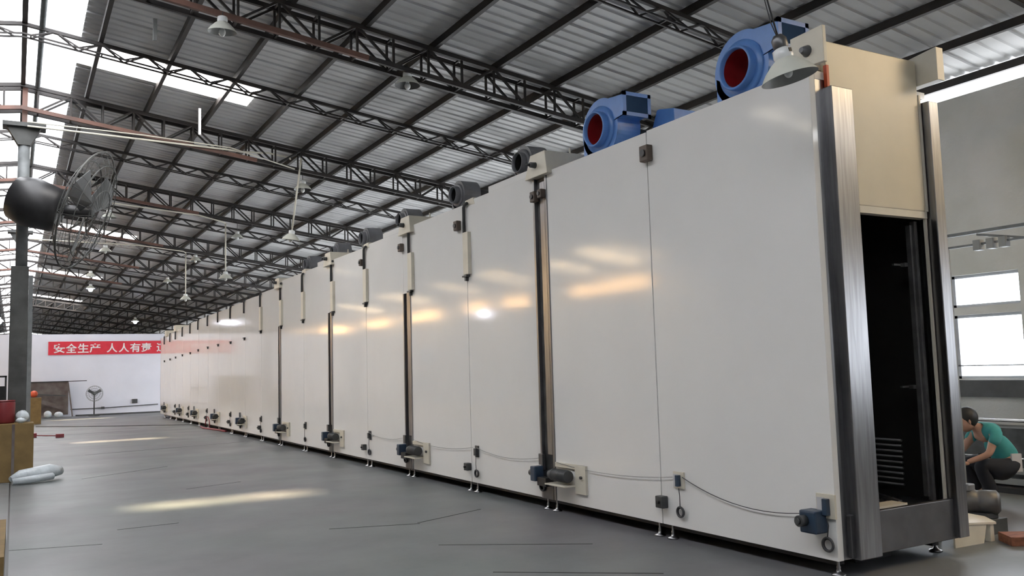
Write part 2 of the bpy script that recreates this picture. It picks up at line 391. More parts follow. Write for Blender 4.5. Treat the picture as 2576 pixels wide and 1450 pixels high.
# purlins
PX = [0.99+0.965*k for k in range(11)]
for k, x in enumerate(PX):
    z = 6.60-SL*x
    mb = MB().box(-.03, .03, Y0+.1, Y1-.1, -.05, .05)
    if k == 0: base = obj('roof_purlin', mb, 'truss'); o = base
    else: o = base.copy(); C.objects.link(o)
    o.location = (x, 0, z)
    tag(o, 'straight black roof purlin running the length of the hall, %s from the ridge' % ('first' if k == 0 else ORD[k]), 'purlin', 'purlins under the roof sheets')
lm = base.data
for k, x in enumerate(PX):
    o = bpy.data.objects.new('roof_purlin', lm); C.objects.link(o); o.location = (-x, 0, 6.60-SL*x)
    tag(o, 'black purlin on the far left roof slope, %s from the ridge' % ('first' if k == 0 else ORD[k]), 'purlin', 'purlins on the left slope')
tag(obj('ridge_beam', MB().box(-.01, .06, Y0+.1, Y1-.1, 6.52, 6.64), 'truss'), 'dark ridge beam under the bright translucent ridge strip', 'beam')
tag(obj('ridge_pipe', MB().tube([(0.24, Y0+.2, 6.52), (0.24, Y1-.2, 6.52)], 0.04), 'column'), 'pale grey pipe running beside the ridge beam', 'pipe')

# ------------------------------------------------------------------ columns at the ridge line
def column(yc, label, low=True):
    t = thing('steel_column', label, 'column', (0.05, yc, 0), 'ridge columns')
    obj('upper_shaft', MB().tube([(0.06, yc, 3.4), (0.06, yc, 5.55)], 0.09, 18), 'column', t)
    obj('lower_shaft', MB().box(-0.09, 0.17, yc-.13, yc+.13, 0, 3.45).box(-0.12, 0.20, yc-.16, yc+.16, 0, .04), 'colbase', t, bevel=.01)
    obj('cable_duct', MB().box(0.171, 0.235, yc-.12, yc-.04, 0.5, 3.3), 'column', t)
    obj('cap_plate', MB().box(-0.26, 0.38, yc-.18, yc+.18, 5.80, 5.87).prism([(-0.2, yc-.1, 5.8), (0.30, yc-.1, 5.8), (0.15, yc-.1, 5.5), (-0.03, yc-.1, 5.5)], (0, .2, 0)), 'colbase', t)
    obj('king_post', MB().box(0.02, 0.10, yc-.05, yc+.05, 5.87, 6.5), 'redox', t)
    return t
c0 = column(16.5, 'grey steel column carrying the black industrial fan, behind the cardboard boxes')
for k, yc in enumerate((28.5, 40.5)):
    o = copy_tree(c0); o.location = (0.05, yc, 0); o['label'] = ['grey ridge column hidden in line behind the fan column, first behind it', 'grey ridge column beside the far white wall'][k]

# industrial fan on the column
t = thing('wall_fan', 'large black industrial fan with round wire guard, mounted high on the column', 'fan', (0.2, 16.2, 4.4))
ax = Vector((0.80, -0.30, -0.30)).normalized(); ce = Vector((0.98, 15.9, 4.36)); mo = Vector((0.22, 16.1, 4.46))
mb = MB().tube([mo-ax*0.34, mo-ax*0.30, mo-ax*.05, mo+ax*0.38, mo+ax*0.44], [0.24, 0.36, 0.42, 0.36, 0.2], 24); obj('motor_housing', mb, 'black', t)
obj('wall_bracket', MB().bar((0.06, 16.42, 4.6), (0.2, 16.2, 4.6), .12).bar((0.06, 16.42, 4.2), (0.2, 16.2, 4.2), .12), 'black', t)
a = ax.cross(Vector((0,0,1))).normalized(); b = a.cross(ax).normalized()
R_ = 1.02
def ring(mb, c, r, tr, n=40):
    pts = [c + r*(math.cos(2*math.pi*k/n)*a + math.sin(2*math.pi*k/n)*b) for k in range(n+1)]; mb.tube(pts, tr, 6, False)
mb = MB()
for off, rr in ((-.13, R_*0.8), (0, R_), (.13, R_*0.8), (.2, R_*0.4), (-.2, R_*.4)): ring(mb, ce+ax*off, rr, 0.008 if rr < R_ else 0.016)
for k in range(26):
    t_ = 2*math.pi*k/26; d = math.cos(t_)*a + math.sin(t_)*b
    mb.tube([ce+ax*.21+d*.12, ce+ax*.2+d*R_*.4, ce+ax*.13+d*R_*.8, ce+d*R_, ce-ax*.13+d*R_*.8, ce-ax*.2+d*R_*.4], 0.004, 5, False)
obj('guard', mb, 'colbase', t)
obj('hub', MB().tube([mo+ax*.3, ce+ax*.1], .09, 14), 'black', t)
for k in range(3):
    t_ = 2*math.pi*k/3+.4; d = math.cos(t_)*a + math.sin(t_)*b; e = ax.cross(d)
    P = [ce+d*.1+e*.1-ax*.05, ce+d*.1-e*.1+ax*.05, ce+d*.85-e*.28+ax*.06, ce+d*.93+e*.05, ce+d*.8+e*.25-ax*.06]
    mb = MB().prism([tuple(p) for p in P], ax*0.012); obj('blade', mb, 'dgrey', t)

# ------------------------------------------------------------------ the long drying oven
XS, XE = 5.065, 6.48
SY = [4.33, 6.25, 8.15, 10.0, 12.0, 13.75, 15.65, 17.38, 19.22, 20.88, 22.57, 24.2, 25.87, 27.41, 28.99, 30.43, 32.0, 33.475, 34.77, 36.17, 37.32]
ST = [3.71, 3.70, 3.72, 3.69, 3.66, 3.63, 3.61, 3.60, 3.49, 3.45, 3.42, 3.385, 3.38, 3.36, 3.33, 3.28, 3.25, 3.21, 3.17, 3.13]
ZB = 0.12
thick = {2: .29, 4: .28, 6: .24, 8: .2}
ov = thing('drying_oven', 'very long white panelled tunnel drying oven with open stainless front end', 'drying oven', (XS, 4.33, 0))
for i in range(20):
    g0 = thick.get(i, 0.012)/2; g1 = thick.get(i+1, 0.012)/2
    a_, b_ = SY[i]+(0 if i == 0 else g0), SY[i+1]-g1
    if i == 0: a_ = 4.33
    mb = MB().box(XS, XS+.06, a_, b_, ZB, ST[i])
    obj('side_panel', mb, 'panel', ov, bevel=0.004)
    obj('roof_panel', MB().box(XS+.06, XE-.06, a_, b_, ST[i]-.08, ST[i]-.02), 'panel', ov)
    if i in (2, 4, 6):   # raised lip at the near end of the panel top
        e = {2: 9.36, 4: 12.94, 6: 16.41}[i]
        obj('top_lip', MB().box(XS, XS+.05, a_, e, ST[i]-.001, ST[i]+.075), 'panel', ov)
obj('rear_side_wall', MB().box(XE-.06, XE, 4.36, 37.32, ZB, 3.15).box(XE-.06, XE, 4.36, 19, 3.15, 3.60), 'panel', ov)
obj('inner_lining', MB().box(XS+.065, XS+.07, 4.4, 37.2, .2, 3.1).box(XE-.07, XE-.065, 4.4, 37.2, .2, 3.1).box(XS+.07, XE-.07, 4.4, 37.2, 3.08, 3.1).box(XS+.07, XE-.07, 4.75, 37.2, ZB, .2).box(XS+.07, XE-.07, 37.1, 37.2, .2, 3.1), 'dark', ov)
obj('end_wall', MB().box(XS, XE, 37.26, 37.32, ZB, 3.13), 'panel', ov)
obj('base_frame', MB().box(XS+.12, XS+.2, 4.45, 37.2, .06, ZB).box(XE-.2, XE-.12, 4.45, 37.2, .06, ZB).box(XS+.5, XE-.5, 4.6, 37.2, 0.0, ZB), 'black', ov)
# seams: stainless channels at the wide joints
for i, wd in thick.items():
    y = SY[i]; zc = {2: 3.6, 4: 2.70, 6: 2.66, 8: 2.6}[i]; z1 = ST[i]-.03 if i == 2 else zc
    if i > 2: obj('side_panel', MB().box(XS, XS+.06, y-wd/2+.004, y+wd/2-.004, zc, ST[i]), 'panel', ov, bevel=.004)
    for s_ in (-1, 1): obj('joint_channel', MB().box(XS-.012, XS+.03, y+s_*wd/2-.035*(s_ > 0)*1-.0-(.0 if s_ > 0 else 0), y+s_*wd/2+.035*(s_ < 0), ZB, z1), 'steel', ov, bevel=.003)
    obj('joint_groove', MB().box(XS+.03, XS+.05, y-wd/2, y+wd/2, ZB, z1), 'rail', ov)
    obj('joint_post', MB().box(XS-.008, XS+.03, y-.10, y-.005, .6, zc), 'steel', ov)
    obj('joint_cover', MB().box(XS-.016, XS+.028, y-wd/2+.037, y+wd/2-.037, ZB, .42), 'steel_dull', ov)
# hoods straddling the wide joints
for n_, (y, z0, z1) in enumerate([(8.1, 3.66, 3.92), (11.9, 3.58, 3.83), (15.6, 3.53, 3.77), (19.2, 3.44, 3.66), (33.4, 3.2, 3.42), (35.6, 3.12, 3.34)]):
    wd = .17
    poly = [(5.0, y-.21, z0), (5.0, y+.27, z0), (5.0, y+.14, z1), (5.0, y-.17, z1)]
    obj('joint_hood', MB().prism(poly, (1.4, 0, 0)), 'cream', ov, bevel=.006)
    if n_ < 4:
        obj('hood_knob', MB().tube([(5.0, y+.03, z0+.13), (4.93, y+.03, z0+.13)], [.035, .03], 12).tube([(4.93, y+.03, z0+.13), (4.90, y+.07, z0+.14)], .015, 8), 'dgrey', ov)
        if n_ > 0 or True: obj('hood_stud', MB().tube([(5.35, y-.15, z1-.02), (5.35, y-.15, z1+.06)], .012, 8), 'cream', ov)
for y, z in [(9.9, 3.71), (13.72, 3.66), (17.35, 3.63)]:
    obj('small_hood', MB().prism([(XS-.004, y-.16, z-.06), (XS-.004, y+.12, z-.04), (XS-.004, y+.1, z+.02), (XS-.004, y-.12, z+.03)], (.9, 0, 0)), 'cream', ov)
# thin joints: hooked bar, cover strip, end bracket
for i in range(3, 20):
    y = SY[i]; h = 3.65-(y-10)*.0158 if y < 20 else ST[i]-.02
    if i in (4, 6, 8): y -= .16
    L_ = .34 if i < 9 else .28
    obj('hook_bar', MB().tube([(XS-.03, y-.10, h+.03), (XS-.03, y-.03, h+.025), (XS-.03, y, h-.01), (XS-.03, y, h-L_)], .022, 8), 'dgrey', ov)
    if i < 10: obj('cable_cover', MB().box(XS-.05, XS+.001, y-.13, y+.015, h-L_-.55, h-L_), 'cream', ov, bevel=.004)
    zb = h-L_-.56 if i < 10 else h-L_-.62
    obj('cover_bracket', MB().box(XS-.05, XS, y-.08, y+.05, zb-.02, zb).box(XS-.04, XS, y-.04, y, zb-.07, zb), 'dgrey', ov)
# small brown sensor boxes high on the joints
for (y, z, s_) in [(6.22, 3.485, .075), (10.19, 3.43, .065), (12.13, 3.40, .06), (13.86, 3.38, .055), (8.22, 3.45, .06), (8.07, 3.46, .05)]:
    bx = obj('sensor_box', MB().box(XS-.07, XS-.001, y-s_*.8, y+s_*.8, z-s_, z+s_), 'brownbox', ov, bevel=.01)
    obj('sensor_cap', MB().tube([(XS-.07, y, z), (XS-.085, y, z)], s_*.45, 12), 'dgrey', bx)
# switch boxes with coiled cable low on the side
def coil(y, z, r):
    obj('cable_coil', MB().torus((XS-.03, y, z), r, .009).torus((XS-.018, y+.006, z-.004), r*.93, .009), 'cable', ov)
def switch(y, z, s_, cy, cz, cr, win=True):
    fr = obj('switch_plate', MB().box(XS-.02, XS, y-s_*1.1, y+s_*1.1, z-s_*1.15, z+s_*1.15), 'cream', ov, bevel=.003)
    obj('switch_window', MB().box(XS-.026, XS-.019, y+s_*.1, y+s_*.95, z-s_*.95, z+s_*.8), 'white', fr)
    obj('switch_body', MB().box(XS-.06, XS-.02, y-s_*.55, y-s_*.0, z-s_*.8, z+s_*.75), 'navy', fr, bevel=.004)
    p = [(XS-.03, y-s_*.2, z-s_*1.1), (XS-.03, y-s_*.35, (z+cz)/2), (XS-.03, cy, cz+cr)]
    obj('drop_cable', MB().tube(p, .004, 6), 'cable', ov); coil(cy, cz, cr)
def knob_box(y, z, s_):
    b_ = obj('junction_box', MB().box(XS-.07, XS, y-s_, y+s_, z-s_*1.05, z+s_*1.05), 'dgrey', ov, bevel=.008)
    obj('box_knob', MB().tube([(XS-.07, y, z), (XS-.09, y, z)], s_*.3, 12), 'black', b_)
switch(5.99, .53, .062, 5.97, .26, .042); knob_box(6.21, .32, .05)
switch(4.40, .50, .075, 4.39, .235, .046)
gb = obj('gear_unit', MB().box(XS-.13, XS-.0, 4.40, 4.55, .31, .47), 'navy', ov, bevel=.012)
obj('shaft_end', MB().tube([(XS-.13, 4.50, .40), (XS-.19, 4.50, .40)], .04, 16).tube([(XS-.19, 4.50, .40), (XS-.21, 4.50, .40)], .022, 12), 'dgrey', gb)
for (y, ky) in [(9.82, 10.05), (13.62, 13.85), (17.25, 17.45), (20.85, 20.95), (24.2, 24.35), (27.5, 27.6), (30.7, 30.8), (33.5, 33.6)]:
    s_ = .055
    obj('switch_plate', MB().box(XS-.02, XS, y-s_*.7, y+s_*.8, .52-s_*1.4, .52+s_*1.2).box(XS-.05, XS-.02, y-s_*.5, y+s_*.5, .52-s_, .52+s_*.6), 'dgrey', ov, bevel=.003)
    obj('drop_cable', MB().tube([(XS-.03, y, .46), (XS-.03, y+.01, .36), (XS-.03, y, .29)], .004, 6), 'cable', ov); coil(y, .245, .042)
    if y < 16 or y > 20: knob_box(ky, .31, .045)
# chain drive units at the wide joints
def drive(y, k=1.0, full=True):
    br = obj('motor_bracket', MB().box(XS-.02, XS-.0, y-.72*k, y-.16, .48, .53).box(XS-.16, XS, y-.55*k, y-.16, .305, .32).box(XS-.03, XS, y-.74*k, y-.55*k, .24, .53), 'cream', ov, bevel=.003)
    g = obj('gear_motor', MB().tube([(XS-.09, y-.17, .41), (XS-.09, y-.22, .41), (XS-.09, y-.225, .41), (XS-.09, y-.52*k, .41)], [.045, .05, .062, .062], 18), 'dgrey', ov)
    fins = MB()
    for q in range(10): fins.torus((XS-.09, y-.26-.026*q*k, .41), .062, .004, 'y', 20, 5)
    obj('cooling_fin_set', fins, 'dgrey', g, stuff=True)
    obj('fixing_bolt', MB().tube([(XS-.03, y-.67*k, .41), (XS-.05, y-.67*k, .41)], .016, 8), 'dgrey', br)
    gb = obj('gear_unit', MB().box(XS-.14, XS-.02, y+.07, y+.17, .31, .47), 'navy', ov, bevel=.012)
    obj('shaft_end', MB().tube([(XS-.08, y+.17, .39), (XS-.08, y+.25, .39)], .035, 14), 'dgrey', gb)
    obj('chain_guard', MB().box(XS-.12, XS-.018, y-.12, y+.06, .27, .36), 'black', ov, bevel=.006)
    obj('switch_plate', MB().box(XS-.05, XS-.02, y+.05, y+.13, .48, .6), 'steel_dull', ov, bevel=.004)
    coil(y+.10, .25, .05)
for y in (8.15, 12.0, 15.65, 19.15): drive(y)
for y in (22.9, 26.2, 29.5, 32.4, 36.0): drive(y, .8)
# sagging cables between the boxes
def sag(ya, za, yb, zb, d, r=.0035, m_='cable'):
    P = []
    for k in range(13):
        t_ = k/12; P.append((XS-.025, ya+(yb-ya)*t_, za+(zb-za)*t_-d*4*t_*(1-t_)))
    obj('side_cable', MB().tube(P, r, 6, False), m_, ov)
sag(5.93, .56, 4.52, .44, .10); sag(7.95, .53, 6.06, .55, .05, .003, 'gcable'); sag(9.8, .56, 8.3, .55, .06, .003, 'gcable'); sag(11.8, .55, 9.9, .56, .06, .003, 'gcable'); sag(13.6, .55, 12.2, .55, .05, .003, 'gcable')
# levelling feet
def foot(x, y):
    obj('levelling_foot', MB().lathe([(0, 0.0), (.052, 0.0), (.05, .012), (.02, .022), (.013, .045), (.016, .06), (.01, .07), (.01, .125)], (x, y, 0.001), n=16), 'steel', ov)
for i in range(1, 20):
    y = SY[i]
    foot(XS+.03, y-.10); foot(XS+.03, y+.08)
foot(XS+.09, 4.41); foot(XE-.09, 4.5)
# front end: stainless portal
obj('portal_post', MB().box(XS+.061, 5.25, 4.335, 4.42, ZB, 3.66), 'steel', ov, label='recessed left stainless post', bevel=.004)
obj('portal_post', MB().box(5.215, 5.45, 4.26, 4.40, ZB, 3.57), 'steel', ov, label='projecting left stainless post', bevel=.006)
obj('portal_post', MB().box(6.36, XE, 4.26, 4.42, ZB+.02, 3.60), 'steel', ov, label='right stainless post', bevel=.006)
obj('portal_post', MB().box(6.325, 6.35, 4.32, 4.34, 2.70, 3.66).box(6.325, 6.35, 4.34, 4.36, ZB, 2.70), 'cream', ov, label='inner strip of the right post', bevel=.003)
obj('sill_panel', MB().box(5.18, 6.40, 4.30, 4.345, ZB+.01, .435), 'steel_dull', ov, bevel=.006)
obj('sill_tray', MB().box(5.45, 6.32, 4.345, 4.75, .40, .412), 'steel', ov)
obj('sill_pad', MB().box(5.5, 5.92, 4.38, 4.52, .413, .44), 'cream', ov)
obj('head_panel', MB().box(5.245, 6.32, 4.325, 4.375, 2.70, 3.94), 'beige', ov, label='beige enamelled panel above the opening', bevel=.008)
obj('head_rail', MB().box(5.44, 6.34, 4.33, 4.40, 2.645, 2.70), 'cream', ov)
obj('edge_strip', MB().box(5.225, 5.25, 4.30, 4.33, 3.57, 3.74), 'orange', ov, label='bare red edge strip')
obj('hood_cheek', MB().prism([(5.0, 4.13, 3.68), (5.0, 4.43, 3.69), (5.0, 4.43, 3.94), (5.0, 4.13, 3.95)], (.035, 0, 0)), 'cream', ov, bevel=.004)
obj('hood_cheek', MB().prism([(6.34, 4.15, 3.74), (6.34, 4.40, 3.735), (6.34, 4.40, 3.98), (6.34, 4.15, 4.01)], (.09, 0, 0)), 'cream', ov, bevel=.004)
obj('hood_knob', MB().tube([(5.0, 4.28, 3.80), (4.94, 4.28, 3.80)], [.045, .02], 14), 'grey', ov)
obj('head_roof', MB().box(5.2, 6.33, 4.37, 5.0, 3.72, 3.76), 'cream', ov)
obj('inner_rail', MB().box(6.235, 6.262, 4.42, 4.46, .45, 2.60), 'rail', ov)
obj('inner_rail', MB().box(6.265, 6.30, 4.40, 4.44, .42, 2.63), 'rail', ov)
for k in range(9): obj('heater_tube', MB().tube([(6.36, 4.72, .50+.045*k), (6.36, 6.2, .50+.045*k)], .011, 8), 'rail', ov)
for z in (2.28, 1.30): obj('track_bracket', MB().box(6.12, 6.24, 4.50, 4.52, z, z+.015).box(6.20, 6.24, 4.46, 4.50, z-.01, z+.02), 'rail', ov)
obj('chain_bed', MB().bar((5.5, 5.0, .42), (6.0, 4.8, .44), .04).bar((5.5, 5.25, .45), (6.2, 4.9, .47), .03).bar((6.0, 4.5, .42), (6.3, 5.2, .45), .03), 'rail', ov)

# ------------------------------------------------------------------ blowers on the oven roof
def blower(name, label, y, z, r, m_, mi, depth, zb, x=5.40, outlet=True, motor=True, zc_top=None):
    t = thing(name, label, 'blower', (x+depth/2, y, zb))
    n = 40; ri = r*.62
    neck_z0 = z + r*0.20; neck_z1 = z + r*.78
    arc = []
    for k in range(n+1):
        th_ = math.radians(118-308*k/n); rr_ = r*(1.10-.10*k/n)
        arc.append((y + rr_*math.cos(th_), z + rr_*math.sin(th_)))
    if outlet: out = [(y-r*1.42, neck_z1+r*.1)] + arc + [(y-r*1.15, neck_z0), (y-r*1.42, neck_z0)]
    else: out = [(y+r*1.03*math.cos(2*math.pi*k/36), z+r*1.03*math.sin(2*math.pi*k/36)) for k in range(36)]
    m_n = len(out); sc_ = MB()
    hole = []
    for p in out:
        a_ = math.atan2(p[1]-z, p[0]-y); hole.append((y+ri*math.cos(a_), z+ri*math.sin(a_)))
    vs = [(x, *p) for p in out]+[(x, *p) for p in hole]+[(x+depth, *p) for p in out]
    fs = [(k, (k+1) % m_n, m_n+(k+1) % m_n, m_n+k) for k in range(m_n)]+[(k, 2*m_n+k, 2*m_n+(k+1) % m_n, (k+1) % m_n) for k in range(m_n)]+[tuple(range(2*m_n, 3*m_n))]
    sc_._add(vs, fs)
    obj('scroll_casing', sc_, m_, t)
    if outlet:
        fl = MB(); fz0, fz1, fy = neck_z0-.02, neck_z1+r*.1+.02, y-r*1.42
        fl.box(x-.03, x+depth+.03, fy-.02, fy, fz1-.04, fz1).box(x-.03, x+depth+.03, fy-.02, fy, fz0, fz0+.04).box(x-.03, x+.01, fy-.02, fy, fz0, fz1).box(x+depth-.01, x+depth+.03, fy-.02, fy, fz0, fz1)
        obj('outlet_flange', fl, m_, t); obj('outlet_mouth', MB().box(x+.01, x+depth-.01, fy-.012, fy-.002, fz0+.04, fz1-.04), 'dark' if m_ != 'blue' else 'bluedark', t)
    obj('inlet_ring', MB().lathe([(ri, 0.0), (ri*1.0, -.085), (ri*.95, -.095), (ri*.88, -.09), (ri*.85, -.05)], (x, y, z), 'x', 40).lathe([(ri*1.32, 0.0), (ri*1.32, -.018), (ri, -.018)], (x, y, z), 'x', 40), m_, t)
    obj('impeller', MB().lathe([(ri*.85, -.05), (ri*.86, depth-.03), (0, depth-.025)], (x, y, z), 'x', 30).lathe([(0, depth-.12), (ri*.22, depth-.12), (ri*.24, depth-.03)], (x, y, z), 'x', 16), mi, t)
    obj('base_foot', MB().prism([(x, y+r*1.0, z), (x, y+r*1.02, zb), (x, y-r*.3, zb), (x, y-r*.1, z-r*.7)], (depth, 0, 0)), m_, t)
    if motor:
        obj('motor', MB().tube([(x+depth, y, z-.05), (x+depth+.35, y, z-.05)], r*.38, 18), 'dgrey', t)
        obj('motor_base', MB().box(x+depth, x+depth+.35, y-.14, y+.14, zb, z-.05), m_, t)
    return t
blower('centrifugal_blower', 'blue centrifugal blower with red impeller above the oven front end, behind the big pendant lamp', 5.33, 4.06, .31, 'blue', 'red', .30, 3.70)
blower('centrifugal_blower', 'blue centrifugal blower with red impeller on the oven top, second from the front end', 7.43, 4.06, .31, 'blue', 'red', .30, 3.70)
# blue duct box beside the second blower
t = thing('blower_duct', 'blue wedge shaped duct and dark green motor on the oven top beyond the second blower', 'duct', (5.9, 7.0, 3.68))
obj('duct_body', MB().prism([(5.85, 6.75, 3.68), (5.85, 7.20, 3.68), (5.85, 7.12, 4.02), (5.85, 7.02, 4.22), (5.85, 6.98, 4.22), (5.85, 6.75, 4.17)], (.45, 0, 0)), 'blue', t, bevel=.005)
obj('motor', MB().tube([(5.72, 7.28, 3.97), (6.1, 7.28, 3.97)], .1, 16), 'dgrey', t); obj('motor_foot', MB().box(5.8, 6.0, 7.2, 7.36, 3.68, 3.9), 'dgrey', t)
GB = [(9.10, 4.07, .21, 3.70, 'grey blower behind the hood at the first wide joint'), (10.93, 4.01, .20, 3.67, 'grey blower with long motor left of the first wide joint'),
      (12.93, 3.97, .19, 3.64, 'grey blower behind the second beige joint hood'), (14.70, 3.93, .19, 3.61, 'grey blower with dark motor beyond the second joint hood'),
      (16.35, 3.90, .18, 3.59, 'grey blower behind the third beige joint hood'), (18.2, 3.87, .18, 3.58, 'grey blower with dark motor just beyond the third joint hood')]
for q, (y, z, r, zb, lb) in enumerate(GB):
    o = blower('grey_blower', 'small ' + lb + ' on the oven top', y, z, r, 'grey', 'dark', .26, zb, 5.42, outlet=False)
    o['group'] = 'small grey blowers on the oven'
    if q % 2 == 1:
        ch = MB().tube([(5.68, y, z-.03), (5.75, y, z-.03), (5.76, y, z-.03), (6.05, y, z-.03)], [.10, .10, .14, .14], 18)
        obj('motor_shroud', ch, 'dgrey', o)

# ------------------------------------------------------------------ pendant lamps
def pendant(name, label, x, y, zs, zhang, d=.34, lit=False, tilt=(0, 0, 0), big=False, group='industrial pendant lamps', rod='cable', lining='shade_in'):
    t = thing(name, label, 'pendant lamp', (x, y, zs), group)
    r = d/2
    prof = [(r, 0), (r*.97, .012), (r*.80, r*.30), (r*.52, r*.58), (r*.32, r*.72), (r*.30, r*.78)]
    inn = [(r*.985, 0.0), (r*.94, .012), (r*.77, r*.28), (r*.48, r*.55), (.0, r*.60)]
    s_ = obj('lamp_shade', MB().lathe(prof, (x, y, zs), n=32), 'shade', t)
    i_ = obj('shade_lining', MB().lathe(inn, (x, y, zs-.0005), n=32), lining, t)
    k_ = obj('lamp_neck', MB().lathe([(r*.33, r*.70), (r*.36, r*.80), (r*.34, r*1.05), (r*.22, r*1.12), (0, r*1.13)], (x, y, zs), n=20), 'ceramic', t)
    if big:
        obj('neck_slot', MB().box(x-.012, x+.012, y-r*.37, y-r*.34, zs+r*.86, zs+r*1.0), 'black', t)
        obj('glass_cap', MB().lathe([(r*.24, r*1.12), (r*.27, r*1.2), (r*.27, r*1.45), (r*.16, r*1.6), (0, r*1.62)], (x, y, zs), n=20), 'steel_dull', t)
        obj('lead_wires', MB().tube([(x-.01, y, zs+r*1.6), (x-.03, y, zs+r*2.1), (x+.01, y, zhang)], .004, 6), 'cable', t)
    if big: zb_ = zs+r*.22
    else: zb_ = zs-r*.02
    b_ = obj('bulb', MB().sphere((x, y, zb_), r*(.16 if big else (.55 if lit else .24)), 16, 10, (1, 1, 1.25)).tube([(x, y, zs+r*.2), (x, y, zs+r*.58)], r*.14, 12), 'lit' if lit else 'bulb', t)
    if rod == 'cable': obj('suspension_cable', MB().tube([(x, y, zs+r*1.1), (x, y, zhang)], .006, 6), 'cable', t)
    else: obj('drop_conduit', MB().tube([(x, y, zs+r*1.35), (x, y, zhang)], .018, 10).tube([(x, y, zs+r*1.1), (x, y, zs+r*1.36)], .012, 8), 'pvc', t)
    if any(tilt): t.rotation_euler = tilt
    return t
pendant('pendant_lamp', 'big grey enamel pendant lamp close to the camera, in front of the oven front corner', 4.56, 4.06, 3.465, 6.0, .385, big=True, tilt=(-.10, -.20, 0))
pendant('pendant_lamp', 'white pendant lamp under the nearest truss at upper left', 2.06, 10.35, 5.62, 5.86, .34, tilt=(.1, 0, 0))
pendant('pendant_lamp', 'pendant lamp with dark inside under the nearest truss, above the middle of the oven', 4.47, 10.45, 5.33, 5.62, .34, lining='dgrey')
pendant('pendant_lamp', 'pendant lamp with yellowish bulb just right of the longest white drop conduit', 4.81, 16.5, 5.12, 5.48, .34, lining='dgrey')
pendant('pendant_lamp', 'white lamp on the longest drop conduit, hanging lowest near the middle', 4.57, 16.5, 4.12, 5.72, .34, rod='pvc', tilt=(.12, .10, 0))
pendant('pendant_lamp', 'white lamp on the second long drop conduit, farther than the longest', 4.57, 22.5, 3.98, 5.40, .34, rod='pvc')
pendant('pendant_lamp', 'white lamp on the third, farthest long drop conduit', 4.58, 28.5, 3.94, 5.43, .34, rod='pvc')
pendant('pendant_lamp', 'small pale lamp on a short cable just right of the second drop conduit', 4.86, 22.5, 5.04, 5.45, .30)
pendant('pendant_lamp', 'small dark topped lamp just right of the third drop conduit', 4.87, 28.5, 5.17, 5.5, .36, lining='dgrey')
pendant('pendant_lamp', 'pale lamp at left among the trusses, below the fan guard height', 1.88, 22.5, 5.38, 5.85, .34)
pendant('pendant_lamp', 'pale lamp at left above the conduit and under a roof light strip', 2.29, 28.5, 5.36, 5.82, .36)
pendant('pendant_lamp', 'pale lamp at left just above a lit lamp and roof light strip', 2.30, 34.5, 5.25, 5.82, .36)
pendant('pendant_lamp', 'lit white glowing lamp at left below an unlit one', 2.71, 40.5, 5.37, 5.8, .36, lit=True, group='lit pendant lamps')
pendant('pendant_lamp', 'lit white glowing lamp above the red banner', 5.78, 52.5, 4.72, 5.72, .40, lit=True, group='lit pendant lamps')
pendant('pendant_lamp', 'lit white glowing lamp at the left edge behind the column', -0.74, 52.5, 4.70, 6.1, .40, lit=True, group='lit pendant lamps')
pendant('pendant_lamp', 'tiny pale lamp far off between the third drop conduit and the far wall', 4.9, 34.5, 5.10, 5.75, .34)
LL = [(27.8, -4.6, 3.56), (59.5, -4.6, 3.28), (67.3, -4.6, 3.28), (74.1, -4.6, 3.28), (98.0, -4.6, 2.85)]
for k, (y, x, z) in enumerate(LL):
    pendant('pendant_lamp', 'lit pendant lamp of the left bay, %s down the row' % ORD[k], x, y, z, 5.9, .36, lit=True, group='lit lamps in the left bay')
# conduits along the trusses
def conduit(label, pts, r=.018):
    tag(obj('lighting_conduit', MB().tube(pts, r, 8), 'pvc'), label, 'conduit', 'white lighting conduits')
conduit('white conduit along the truss at upper left, bending to the longest lamp drop', [(0.1,16.3,5.80),(1.5,16.3,5.77),(3.40,16.32,5.73),(3.6,16.35,5.72),(4.12,16.4,5.76),(4.55,16.48,5.73),(4.57,16.5,5.70)])
conduit('second thin white conduit along the underside of the same upper left truss', [(0.1,16.26,5.86),(1.9,16.26,5.83),(3.4,16.28,5.76),(4.6,16.3,5.47)], .012)
conduit('white conduit along the next truss, leading to the second lamp drop', [(1.0,22.3,5.76),(2.1,22.3,5.69),(3.9,22.35,5.54),(4.5,22.48,5.43),(4.57,22.5,5.40)])
conduit('white conduit along the third truss, leading to the farthest lamp drop', [(0.3,28.3,5.62),(3.2,28.3,5.57),(4.5,28.45,5.46),(4.58,28.5,5.42)])
tag(obj('hanging_strip', MB().box(2.60, 2.64, 14.98, 15.0, 5.6, 6.05), 'white'), 'narrow white strip hanging under the big bright roof light', 'strip')
tag(obj('hanging_strip', MB().box(1.50, 1.55, 11.98, 12.0, 6.0, 6.3), 'shade_in'), 'faint pale strip hanging below the roof at upper left', 'strip')

